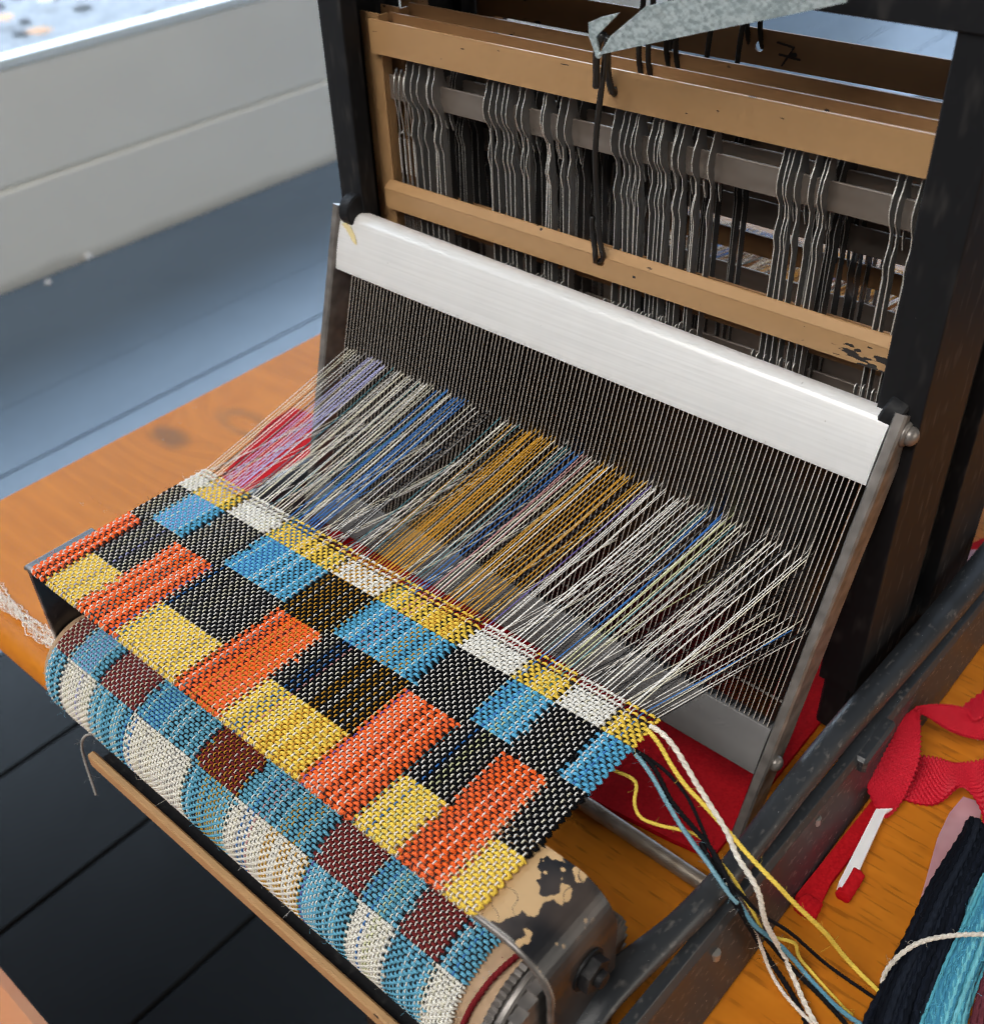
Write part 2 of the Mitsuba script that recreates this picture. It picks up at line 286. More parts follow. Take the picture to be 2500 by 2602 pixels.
# side rails: round tube and the angle bar beside it
def rail(x0, s):
    P = np.array([(x0 + s * a, y, z) for a, y, z in ((.003, .012, .052), (.005, .04, .060), (.0115, .078, .0602), (.0150, .20, .0592), (.0185, .32, .0580), (.0215, .438, .0562), (.0260, .62, .0540))])
    Q = spline(P, 70); t = np.linspace(0, 1, 70)
    r = np.interp(t, [0, .06, .12, .2, 1], [.010, .009, .0072, .0070, .0116]); rb = np.interp(t, [0, .06, .14, 1], [.0035, .0050, .0072, .0108])
    add('side_tube', tube(Q, r, 20, rb=rb), 'mat_tube', lm, smooth=True)
    pr = LineString([(.0338, .0), (.0315, .0300), (.0300, .0325), (.0250, .0335)]).buffer(.0016, cap_style=2, join_style=1)
    pr = affinity.scale(pr, xfact=s, yfact=1, origin=(0, 0)) if s < 0 else pr
    m = extr(pr, .66, axes='xzy', at=(x0, .012, .0015)); v = m[0].copy()
    v[:, 0] += s * ((v[:, 1] - .1) * .010 - np.clip(.3 - v[:, 1], 0, 1) * .030 * np.clip(v[:, 2] / .0345, 0, 1)); v[:, 2] += np.clip(.3 - v[:, 1], 0, 1) * .060 * np.clip(v[:, 2] / .0345, 0, 1)
    add('side_rail', (v, m[1]), 'mat_tube', lm, smooth=25)
    add('rail_bracket', box(min(x0 + s * .016, x0 + s * .034), max(x0 + s * .016, x0 + s * .034), .245, .285, .0345, .046, .002), 'mat_tube', lm, smooth=False)
    add('bolt', cat([cyl((x0 + s * .0275, .200, .033), (x0 + s * .0275, .200, .038), .003, 12), cyl((x0 + s * .0275, .097, .033), (x0 + s * .0275, .097, .038), .0028, 12)]), 'mat_steel', lm, smooth=30)
rail(.4085, 1); rail(.0045, -1)
add('front_tie', box(.058, .408, -.0265, -.0215, .0015, .0128, .0012), 'mat_tan_chipped', lm, smooth=False, label='tan painted front tie bar with dark scratches')
add('front_tie_lip', box(.06, .406, -.0212, -.012, .0020, .0036), 'mat_black', lm, smooth=False)
add('cross_rod', cyl((.02, .1490, .0080), (.415, .1436, .0080), .0048, 18), 'mat_rod', lm, smooth=True, label='rusty galvanised cross rod lying over the table')
# cloth roller, its rims and clips
add('cloth_roller', cyl((.006, .018, .033), (.3790, .018, .033), .0345, 48), 'mat_card', lm, smooth=40, label='cardboard covered cloth roller')
for x0 in (.3825, .3915):
    a = np.linspace(0, 2 * math.pi, 60)
    add('roller_rim', cat([cyl((x0, .018, .033), (x0 + .0045, .018, .033), .0365, 60, .0012), cyl((x0 - .001, .018, .033), (x0 + .005, .018, .033),   .031, 48)]), 'mat_iron', lm, smooth=30)
sp = [(r_ * math.cos(a), r_ * math.sin(a)) for i in range(60) for a, r_ in ((2 * math.pi * i / 60, .0362), (2 * math.pi * (i + .5) / 60, .0345))]
add('roller_spring', extr(Polygon(sp), .0042, axes='yzx', at=(.3772, .018, .033)), 'mat_iron', lm, smooth=25)
add('apron_clip', cat([tube(spline([(.3540, -.0205, .0400), (.3620, -.0225, .0335), (.3710, -.0225, .0265), (.3800, -.0205, .022)], 14), .0036, 12, up=(0, 1, .3), rb=.0024), cyl((.350, -.0215, .0200), (.372, -.0215, .0130), .0045, 16, .001)]), 'mat_steel', lm, smooth=40)
# castle posts
def channel(x0, x1, y0, y1, z0, z1, t=.0022, s=1):
    """three-sided post: front face, outer side and inner lip"""
    xo, xi = (x1, x0) if s > 0 else (x0, x1)
    pr = LineString([(xi, y0 + .012), (xi, y0), (xo, y0), (xo, y1)]).buffer(t / 2, cap_style=2, join_style=1, quad_segs=4)
    return extr(pr, z1 - z0, axes='xyz', at=(0, 0, z0))
for s, xa, xb in ((1, .3905, .4120), (-1, -.0025, .0165)):
    add('front_post', channel(xa, xb, .2895, .3560, .046 if s > 0 else .02, .47, s=s), 'mat_black', lm, smooth=30)
    add('rear_post', channel(xa, xb, .3970, .4650, .030, .47, s=s), 'mat_black', lm, smooth=30)
    add('post_foot', box(xa + .001, xb - .003, .2925, .4640, .0015, .0455, .002), 'mat_black', lm, smooth=False)
add('castle_bar', cat([box(-.006, .4155, .2865, .2893, .4205, .475, .001), box(-.006, .4155, .290, .36, .47, .475, .001)]), 'mat_black', lm, smooth=False)
add('side_panel', box(.4015, .4035, .3575, .3955, .030, .469), 'mat_black', lm, smooth=False)
add('side_panel', box(.0055, .0075, .3575, .3955, .030, .469), 'mat_black', lm, smooth=False)
add('back_beam', cat([box(.0, .41, .66, .70, .085, .128, .006)]), 'mat_tan_rear', lm, smooth=False)
add('rear_post', box(.395, .409, .655, .70, .0015, .0848, .002), 'mat_black', lm, smooth=False)
add('rear_post', box(.001, .015, .655, .70, .0015, .0848, .002), 'mat_black', lm, smooth=False)

# ------------------------------------------------------------------ loom: shaft frames, heddle bars, heddles
def heddle_poly(seed, straight=False):
    """flat steel heddle seen from the side: hook over the bar at the top, foot hook at the bottom; y from the front edge, z absolute"""
    r_ = np.random.default_rng(seed); w_ = lambda s: r_.uniform(-s, s)
    front = [(-.0002, .2085), (.0 + w_(.0003), .225), (w_(.0005), .262), (w_(.0004), .296), (-.0022 + w_(.0003), .3035), (-.0014, .3085), (.0004, .3135), (-.0006 + w_(.0004), .3205), (-.0052 + w_(.0005), .3275), (-.0064 + w_(.0004), .3330), (-.0052 + w_(.0005), .3390), (-.0030, .3440)]
    top = [(-.0022, .3480), (-.0008, .3497), (.0014, .3501), (.0035, .3490), (.0050, .3465), (.0062, .3405), (.0090, .3345)]
    back_leg = [(.0098, .3250), (.0112, .3160), (.0122, .3085), (.0108, .3080), (.0082, .3150), (.0070, .3240), (.0060, .3330), (.0040, .3372)]
    inner = [(.0012, .3372), (.0008, .3290), (.0030, .3205), (.0042, .3100), (.0052, .3020), (.0060, .2960), (.0060, .2085)]
    return Polygon(front + top + back_leg + inner).buffer(0)
def foot_poly(seed):
    r_ = np.random.default_rng(seed); w_ = r_.uniform(-.001, .001)
    return LineString([(.003, .2125), (.0015, .203), (-.0020, .200), (-.0055, .205), (-.0060, .222), (-.0066 + w_, .2360 + w_)]).buffer(.0021, join_style=1, quad_segs=4)
HX = [.0461,.0516,.0575,.0629,.0673,.0718,.1115,.1177,.125,.1282,.1318,.1386,.1426,.1542,.1573,.1604,.1695,.1728,.207,.2129,.2167,.2198,.224,.2304,.2334,.2368,.2411,.2454,.248,.2513,.2574,.26,.2676,.3086,.3124,.3162,.3205,.3253,.3298,.3337,.3702,.3738,.3794,.3835]
DROP = [0, 0, .002, -.044, -.046, -.040, .0, -.043]
def heddle_mesh(x, y0, seed, dz, lean=None):
    r_ = np.random.default_rng(seed)
    ps = heddle_poly(seed); m = [extr(g, .00055, axes='yzx') for g in getattr(ps, 'geoms', [ps])] + [extr(foot_poly(seed), .0005, axes='yzx', at=(.00004, 0, 0))]
    v, f = cat(m); v = v.copy()
    lean = r_.normal(0, .0014) if lean is None else lean
    v[:, 0] += lean * np.clip((v[:, 2] - .21) / .13, 0, 1) + r_.normal(0, .0004) * np.sin((v[:, 2] - .2) * 45)
    v += np.array([x, y0 + .0105, dz]); return v, f
HOLE_T, HOLE_B = ((0.2076,0.3070,0.3612)[0], (0.2076,0.3070,0.3612)[2]), ((0.2021,0.3070,0.2612)[0], (0.2021,0.3070,0.2612)[2])
for n in range(8):
    y0 = .307 + .0183 * n; dz = DROP[n]
    fr = numbered(lm + '__shaft_frame')
    mt = 'mat_tan' if n == 0 else 'mat_tan_rear'
    hole = Point(.208, .3590).buffer(.0028) if n < 3 or n == 6 else None
    rr = Polygon([(.0207, .3521), (.3868, .3521), (.3868, .3722), (.0207, .3722)])
    if n == 0: rr = rr.difference(Point(*HOLE_T).buffer(.0034))
    if n == 6: rr = rr.difference(Point(.2325, .3625).buffer(.0030))
    add('top_rail', extr(rr, .0016, axes='xzy', at=(0, y0, dz)), mt, fr, smooth=30)
    br = Polygon([(.0207, .2503), (.3868, .2503), (.3868, .2640), (.0207, .2640)])
    if n == 0: br = br.difference(Point(*HOLE_B).buffer(.0036))
    m = extr(br, .0016, axes='xzy', at=(0, y0, dz - (.014 if n else 0)))
    lip = extr(Polygon([(y0, .2642), (y0 + .0016, .2642), (y0 + .0066, .2681), (y0 + .0052, .2681)]), .3661, axes='yzx', at=(.0207, 0, dz))
    add('bottom_rail', cat([m, lip]) if n == 0 else m, 'mat_tan_chipped' if n == 0 else mt, fr, smooth=30)
    for xa, xb in ((.0068, .0235), (.3862, .4010)):
        add('stile', cat([box(xa, xb, y0 + .006, y0 + .0078, .185 + dz, .374 + dz, .0004), box(xa if xa > .2 else xb - .0016, xa + .0016 if xa > .2 else xb, y0 + .0079, y0 + .0145, .186 + dz, .373 + dz)]), mt, fr, smooth=False)
    yb_ = y0 + .0110; dh = dz - (.034 if n == 6 else 0)
    add('heddle_bar', box(.022, .386, yb_, yb_ + .0018, .3210 + dh, .3365 + dh, .0004), 'mat_bar', fr, smooth=False)
    add('heddle_bar', box(.022, .386, yb_ - .001, yb_ + .0008, .2060 + dz, .2200 + dz, .0004), 'mat_bar', fr, smooth=False)
    yh = y0 - .0035
    if n == 0:
        for i, x in enumerate(HX): add('heddle', heddle_mesh(x, yh, i, dz), 'mat_heddle', fr, smooth=False)
        for i, x in enumerate((.0290, .0335, .0375, .0420)):          # wire heddles at the left end
            l = [tube(spline([(x - .0012, y0 + .0155, .300), (x - .0022 + .001 * (i % 2), y0 + .0150, .325), (x, y0 + .0125, .3405), (x + .0018, y0 + .0085, .336), (x + .0026 - .001 * (i % 2), y0 + .0075, .318), (x + .0006, y0 + .0095, .297)], 26), .00055, 6)]
            t = np.linspace(0, 1, 60)
            for ph in (0, math.pi): l.append(tube(np.stack([x + .0006 + .0006 * np.cos(t * 44 + ph), y0 + .010 + .0006 * np.sin(t * 44 + ph), .297 - .024 * t], 1), .0005, 5, up=(1, 0, 0)))
            for s in (-1, 1): l.append(tube(np.array([(x + .0006, y0 + .010, .273), (x + .0006 + s * .0011, y0 + .010, .262), (x + s * .0012, y0 + .010, .215)]), .0005, 5, up=(1, 0, 0)))
            add('wire_heddle', cat(l), 'mat_steel', fr, smooth=True)
    else:
        r_ = np.random.default_rng(100 + n); xs = []
        for c, sp_ in (((.055, .020), (.140, .032), (.237, .032), (.323, .014), (.378, .006)) if n < 3 else ((.060, .030), (.150, .045), (.318, .010), (.372, .010))):
            xs += list(r_.uniform(c - sp_, c + sp_, max(2, int(sp_ * 2 / .0066))))
        xs = sorted(xs); ms = [heddle_mesh(x, yh, 1000 + n * 100 + i, dh) for i, x in enumerate(xs)]
        if n < 3:
            for m in ms: add('heddle', m, 'mat_heddle_shaded', fr, smooth=False)
        else: add('heddles', cat(ms), 'mat_heddle_shaded', fr, smooth=False, kind='stuff')
# the figure 7 written on the seventh shaft
y7 = .307 + .0183 * 6 - .0004
P7 = [(.2440, .3665), (.2545, .3652), (.2530, .3620), (.2485, .3545)]
lb = [LineString(P7).buffer(.00055), LineString([(.2460, .3602), (.2590, .3592)]).buffer(.0006)]
add('number_mark', cat([extr(g, .0003, axes='xzy', at=(0, y7, 0)) for g in lb]), 'mat_ink', lm + '__shaft_frame_006', smooth=False)

# ------------------------------------------------------------------ loom: lifting lever and rods
gv = 'mat_galv'
t_ = .0012
P2 = lambda q: (q[0], q[2])
arm = Polygon([P2(q) for q in ((0.2263,0.2680,0.3908), (0.2285,0.2680,0.3918), (0.2827,0.2680,0.4093), (0.3229,0.2680,0.4217), (0.3500,0.2680,0.4305), (0.3478,0.2680,0.4426), (0.3015,0.2680,0.4315), (0.2524,0.2680,0.4165), (0.2332,0.2680,0.4009))])
a1 = extr(arm, t_, axes='xzy', at=(0, .268, 0))
flg = extr(Polygon([P2(q) for q in ((0.2169,0.2720,0.4040), (0.2244,0.2720,0.4074), (0.2348,0.2720,0.4106), (0.2216,0.2720,0.3979), (0.2240,0.2720,0.3900), (0.2218,0.2720,0.3891), (0.2174,0.2720,0.3973))]), t_, axes='xzy', at=(0, .272, 0))
add('lift_lever', cat([a1, flg, tube(np.array([(0.2263,0.2685,0.3909), (0.2232,0.2722,0.3896)]), .0016, 8)]), gv, lm, smooth=False, label='grey galvanised lifting lever')
def wire(pts, r=.0016): return tube(spline(pts, 40), r, 10, up=(.3, 1, .1))
add('lift_rod', wire([(0.2288,0.2720,0.3985), (0.2203,0.2820,0.3856), (0.2073,0.2960,0.3563), (0.2013,0.3015,0.3253), (0.2025,0.3035,0.2946), (0.2056,0.3045,0.2694), (0.2026,0.3085,0.2608), (0.1995,0.3085,0.2589), (0.2008,0.3045,0.2654), (0.1996,0.3035,0.2779), (0.1993,0.3030,0.2892)], .0017), 'mat_wire', lm, smooth=True)
add('lift_rod', wire([(0.2251,0.2740,0.3989), (0.2206,0.2760,0.3944), (0.2163,0.2800,0.3842), (0.2127,0.2850,0.3695)], .0019), 'mat_wire', lm, smooth=True)
add('lift_rod', wire([(0.2144,0.2900,0.3879), (0.2105,0.2980,0.3778), (0.2079,0.3030,0.3682), (0.2091,0.3045,0.3621), (0.2080,0.3090,0.3591), (0.2047,0.3130,0.3597)], .0019), 'mat_wire', lm, smooth=True)
for i, (n, x0, top) in enumerate(((1, .2130, .43), (1, .2190, .43), (2, .2180, .43), (2, .2240, .44), (6, .2330, .45), (6, .2245, .45), (4, .2235, .45), (3, .2100, .46), (5, .2330, .46))):
    y0 = .307 + .0183 * n - .001
    add('lift_rod', wire([(x0 + .004, y0 - .012, top), (x0 + .002, y0 - .004, .395), (x0, y0 - .001, .372 + DROP[n]), (x0 + .0008, y0 + .003, .3615 + DROP[n])], .0015), 'mat_wire', lm, smooth=True)

# ------------------------------------------------------------------ loom: reed in its frame
TL, TR = np.array([.0035, .2807, .2510]), np.array([.4000, .2830, .2413])
BL, BR = np.array([.0165, .2132, .0712]), np.array([.4000, .2036, .0795])      # left and right ends of the lower cap's upper edge
EL, ER = BL - TL, BR - TR
def on_reed(a, h, out=0.0):
    """a: 0 left to 1 right, h: 0 at the top edge to 1 at the lower cap"""
    a, h = np.asarray(a, float)[..., None], np.asarray(h, float)[..., None]
    P = (TL + EL * h) * (1 - a) + (TR + ER * h) * a
    d = EL * (1 - a) + ER * a; nrm = np.cross(d, np.broadcast_to(TR - TL, d.shape)); nrm /= np.linalg.norm(nrm, axis=-1, keepdims=True)
    return P + nrm * np.asarray(out, float)[..., None]                         # out > 0 towards the weaver
rd = numbered(lm + '__reed')
HH = .179
def cap(h0, h1, thick, round_top, m, key, a0=0.0, a1=1.0, bulge=.0009):
    aa = np.linspace(a0, a1, 30); prof = []
    for t in np.linspace(0, math.pi / 2, 8): prof.append((h0 - round_top * math.cos(t) * .9, -round_top * (1 - math.sin(t)) * 1.15))
    for t in np.linspace(.05, 1, 12): prof.append((h0 + (h1 - h0) * t, bulge * math.sin(math.pi * t)))
    prof += [(h1 + .0006, -.0006), (h1 + .0006, -thick), (h0, -thick), (h0 - round_top * .9, -thick)]
    A = np.stack([on_reed(np.full(len(prof) + 1, a), np.array([q[0] for q in prof + prof[:1]]) / HH, np.array([q[1] for q in prof + prof[:1]])) for a in aa], 0)
    ends = []
    for e in (0, -1):
        c = A[e].mean(0); k = len(A[e]); v = np.vstack([A[e], c[None]]); ends.append((v, np.array([[i, i + 1, k] if e else [i + 1, i, k] for i in range(k - 1)])))
    return add(key, cat([grid(A)] + ends), m, rd, smooth=40)
cap(.0035, .0350, .013, .0075, 'mat_cap', 'top_cap')
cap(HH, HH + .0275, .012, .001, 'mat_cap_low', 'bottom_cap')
add('stain', grid(np.stack([np.array([on_reed(x_ / .4, y_ / HH, .0014) for x_, y_ in ((.0030, .0062), (.0070, .0047), (.0120, .0062), (.0165, .0102), (.0195, .0150))]),
     np.array([on_reed(x_ / .4, y_ / HH, .0015) for x_, y_ in ((.0030, .0066), (.0072, .0085), (.0110, .0112), (.0150, .0145), (.0180, .0160))])], 1)), 'mat_cap_stain', rd, smooth=True, label='yellowed patch on the left end of the white cap')
# dents: 8 to the inch
ND = 121
for i in range(ND):
    a = (.0158 + i * .003180) / .4
    h0, h1 = .033 / HH, (HH + .004) / HH; j = .0004 * rng.normal(size=2)
    w2, dp = .00027, .0090
    def row(h, da, out): return on_reed(a + da / .4, h, out)
    v = np.array([row(h, da + j[0] * (h - .5), o) for h in (h0, .5, h1) for da, o in ((-w2, -.0012), (w2, -.0012), (w2, -.0012 - dp), (-w2, -.0012 - dp))])
    f = []
    for s in range(2):
        for q in range(4):
            a_, b_ = s * 4 + q, s * 4 + (q + 1) % 4; f += [[a_, b_, b_ + 4], [a_, b_ + 4, a_ + 4]]
    add('dent', (v, np.array(f)[:, ::-1]), 'mat_dent', rd, smooth=False)
# coils of binding wire near the lower cap
bw = []
for i in range(ND):
    a = (.0158 + (i + .5) * .003180) / .4
    c = on_reed(a, (HH - .017) / HH, -.0035); bw.append(cyl(c - np.array([.0008, 0, 0]), c + np.array([.0008, 0, 0]), .0009, 6))
add('binding', cat(bw), 'mat_iron', rd, smooth=30, kind='stuff')
# side arms of the reed frame
def arm_bar(a, side, h1):
    hs = np.linspace(-.004, h1, 24); out = []
    w_ = .0068
    for h in hs:
        n_ = .004 * math.sin(h * 90) * 0
        out.append([on_reed(a + o[0] / .4, h / HH, o[1]) for o in ((0, -.018), (0, .0012), (side * .0012, .0026), (side * (w_ - .0012), .0026), (side * w_, .0012), (side * w_, -.018), (0, -.018))])
    A = np.array(out); A += (meshkit.fbm(A * 160)[..., None] - .5) * .0007
    ends = []
    for e in (0, -1):
        c = A[e].mean(0); k = len(A[e]); v = np.vstack([A[e], c[None]]); ends.append((v, np.array([[i, i + 1, k] for i in range(k - 1)])))
    return cat([grid(A)] + ends)
add('side_arm', arm_bar(1.0015, 1, .246), 'mat_iron', rd, smooth=35)
add('side_arm', arm_bar(-.0015, -1, .235), 'mat_iron', rd, smooth=35)
def rivet(a, h, out, r):
    c = on_reed(a, h, out); m = trimesh.creation.icosphere(3, r); m.vertices *= (.8, 1, 1); m.apply_translation(c); return vf(m)
add('bolt', cat([rivet(1.026, .030, -.006, .0052), cyl(on_reed(1.016, .03, -.006), on_reed(1.0235, .03, -.006), .0068, 20, .001)]), 'mat_iron', rd, smooth=True)
add('bolt', rivet(1.0200, 1.10, -.006, .0048), 'mat_iron', rd, smooth=True)
for x0, x1, zc in ((.3935, .4075, .2490), (.0065, .0205, .2610)):
    add('pivot_disc', cyl((x0, .2925 if x0 > .2 else .2860, zc - .0075), (x1 - .004, .2925 if x0 > .2 else .2860, zc - (.0105 if x0 > .2 else .0075)), .0110, 36, .0012), 'mat_black', lm, smooth=30)

# ------------------------------------------------------------------ cloth
cl = thing('woven_cloth', 'checked cloth of orange, black, yellow, blue and white blocks woven on the loom', 'cloth')
PAL = {'orange': (.85, .125, .018), 'yellow': (.76, .53, .075), 'blue': (.10, .38, .58), 'black': (.0035, .0037, .0048), 'white': (.70, .69, .64), 'maroon': (.150, .022, .022), 'teal': (.13, .39, .53), 'cream': (.70, .68, .60)}
WC = {'w': (.84, .82, .77), 'c': (.80, .77, .62), 'k': (.012, .012, .014), 'b': (.05, .19, .52), 'v': (.50, .51, .80), 'g': (.62, .32, .035), 'p': (.62, .33, .33), 'y': (.66, .68, .40), 't': (.07, .22, .27), 's': (.42, .41, .40), 'u': (.16, .12, .42)}
NW = 150; X0, X1 = .0139, .3675; PITCH = (X1 - X0) / (NW - 1)
XB = [.0, .0300, .0620, .0985, .1580, .1930, .2560, .2955, .3215, .3490, .40]              # block borders across the cloth, first block is a B block
PP = .00222                                                                                 # distance of the weft picks
ZC = BZ + .0022
NT, NDROP = 57, 5
def skew(x): return 1 + .075 * (x - X0) / (X1 - X0)
def top_path(s, x):
    """s: metres from the front fold towards the fell; negative runs down over the edge"""
    s = np.asarray(s, float) + 0 * np.asarray(x, float); R_ = .0021
    k = skew(x)
    y = np.where(s >= 0, .0008 + s * k, .0008); z = np.where(s >= 0, 0.0, 0.0)
    a = np.clip(-s / R_, 0, math.pi * .72)
    y = np.where(s < 0, .0008 - R_ * np.sin(a), y); z = np.where(s < 0, -R_ * (1 - np.cos(a)), z)
    rest = np.maximum(-s - R_ * math.pi * .72, 0)
    y = y + rest * -math.cos(math.pi * .72) * 1.0; z = z - rest * math.sin(math.pi * .72)
    ny = np.where(s < 0, -np.sin(a), 0); nz = np.where(s < 0, np.cos(a), 1)
    return y, z, ny, nz
RY, RZ, RR = .018, .033, .0366
def roll_x(x): return x - .0065 * np.clip((np.asarray(x, float) - .25) / .1175, 0, 1)
def roll_path(j, x):
    ph = math.radians(60) + (np.asarray(j, float) + 0 * np.asarray(x, float)) * PP / RR
    return RR * np.cos(ph) + RY, RR * np.sin(ph) + RZ - ZC, np.cos(ph), np.sin(ph)
def block_of(x): return int(np.searchsorted(XB, x) - 1)
def weft_color(zone, b, j):
    A = b % 2 == 1
    if zone == 'top':
        s = j * PP
        if A: return 'yellow' if s < .0300 else 'black' if s < .0715 else 'blue' if s < .1055 else 'yellow'
        return 'orange' if s < .0680 else 'black' if s < .1050 else 'white'
    ph = 60 + math.degrees(j * PP / RR)
    if A: return 'teal' if ph < 128 else 'cream'
    return 'maroon' if ph < 128 else 'teal'
def accent(x, even):
    """colour of the warp end at x"""
    r_ = rng.random()
    for a_, b_, c_, pe, po in ((.026, .050, 'v', .10, .65), (.088, .101, 'v', .25, .1), (.094, .104, 'b', .08, .45), (.104, .122, 'b', .14, .92), (.158, .196, 'g', .50, .45), (.172, .186, 'v', .05, .3),
                               (.205, .212, 'b', .1, .5), (.213, .218, 'p', .2, .6), (.222, .258, 'g', .58, .62), (.258, .263, 'u', .2, .5), (.296, .306, 'b', .1, .55), (.306, .318, 'y', .45, .45), (.352, .357, 'p', .3, .5), (.357, .361, 'b', .3, .8)):
        if a_ < x < b_ and r_ < (pe if even else po): return c_
    r_ = rng.random()
    if even: return 'c' if r_ < .35 else 'w' if r_ < .95 else 's'
    if x < .05: return 'k' if r_ < .3 else 'w'
    return 'k' if r_ < .52 else 'w' if r_ < .82 else 'c' if r_ < .93 else 't'
even = [accent(X0 + i * PITCH, True) for i in range(NW)]
odd = [accent(X0 + i * PITCH, False) for i in range(NW)]
SPI = 3; nx = NW * SPI; xs_all = X0 - PITCH * .5 + (np.arange(nx + 1)) * PITCH / SPI
OVER, WR, WB = .00062, .00104, .00084
parts = {}
def emit_weft(zone, j, path, dz0=0.0):
    edges = [X0 + PITCH * (2 * round((XB[i] - X0) / PITCH / 2) + (1 if j % 2 else 0) + (0 if rng.random() < .93 else 1)) - PITCH * .5 for i in range(1, 10)]
    b_ = [X0 - PITCH * .8 - rng.uniform(0, .0008)] + edges + [X1 + PITCH * .8 + rng.uniform(0, .0010)]
    loose = zone == 'top' and j >= NT - 3
    for b in range(10):
        x0, x1 = b_[b], b_[b + 1]
        xs = xs_all[(xs_all > x0 + .0006) & (xs_all < x1 - .0006)]; xs = np.concatenate([[x0], xs, [x1]])
        col = weft_color(zone, b, j)
        y, z, ny, nz = path(xs)
        k = (xs - X0) / PITCH
        wave = np.cos(np.pi * (k + j)); raw = wave; wave = np.tanh(1.3 * wave + .30) / .92   # +1: weft over, -1: warp over
        h = OVER * wave + .00022 * (meshkit.noise(np.stack([xs * 260, np.full_like(xs, j * 7.3), np.full_like(xs, 2.)], -1)) - .5) + dz0
        tip = np.minimum(np.minimum(xs - x0, x1 - xs) / .0014, 1)
        inner_l, inner_r = b > 0, b < 9
        sh = np.where((xs - x0 < x1 - xs), 1.0 if inner_l else .5, 1.0 if inner_r else .5)
        h = h - .0016 * (1 - tip) * sh
        wy = .00045 * (meshkit.noise(np.stack([xs * 120, np.full_like(xs, j * 3.1), np.full_like(xs, 9.)], -1)) - .5)
        P = np.stack([roll_x(xs) if zone == 'roll' else xs, y + ny * h + nz * wy, ZC + z + nz * h - ny * wy], 1)
        sc = (.60 + .40 * (raw * .5 + .5) ** .6) * (.45 + .55 * tip)
        if loose: sc = sc * .82
        up = np.stack([0 * xs, ny, nz], 1)
        v, f = tube(P, WR * sc, 7, up=up, rb=WB * sc, ply=2 if col in ('maroon', 'yellow', 'white', 'cream') else 3, twist=900, depth=.11, ph=rng.uniform(0, 6))
        base = np.array(PAL[col]); n_ = len(xs) * 7
        vv = .82 + .36 * meshkit.noise(v * np.array([900, 2600, 2600])) ; vv = vv[:, None]
        cc = base[None] * vv
        if col in ('orange', 'teal', 'blue') :
            q = meshkit.noise(v * 160 + 5)[:, None]; cc = cc * (1 - .22 * q) + np.array({'orange': (.62, .20, .16), 'blue': (.06, .26, .55), 'teal': (.12, .30, .50)}[col]) * .22 * q
        parts.setdefault((zone, b, col, j > 24 if zone == 'top' else False), []).append((v, f, cc))
pick_s = np.concatenate([np.arange(0, NT - 2) * PP, [(NT - 2) * PP + .0009, (NT - 1) * PP + .0024]])
for j in range(-NDROP, NT):
    s = pick_s[j] if j >= 0 else j * PP
    emit_weft('top', j, lambda xs, s=s: top_path(s, xs))
NR = 42
for j in range(NR): emit_weft('roll', j, lambda xs, j=j: roll_path(j, xs))
for (zone, b, col, far), ms in parts.items():
    v, f = cat([(a, c) for a, c, _ in ms])
    add(f'{"blue" if col == "teal" else "white" if col == "cream" else col}_block', (v, f), 'mat_yarn', cl, color=np.vstack([q for _, _, q in ms]))
# the layer below and inside
A = np.stack([np.stack([np.full(30, xx), *(lambda q: (q[0] - q[2] * .0024, ZC + q[1] - q[3] * .0024))(top_path(np.linspace(-.019, .1235, 30), xx))], 1) for xx in np.linspace(X0, X1, 12)], 0)
B = np.stack([np.stack([np.full(40, float(roll_x(xx))), *(lambda q: (q[0] - q[2] * .0012, ZC + q[1] - q[3] * .0012))(roll_path(np.linspace(-2, NR + 1, 40), xx))], 1) for xx in np.linspace(X0, X1, 12)], 0)
add('under_layer', cat([grid(A, .0005), grid(B, .0005)]), 'mat_backing', cl, smooth=True)
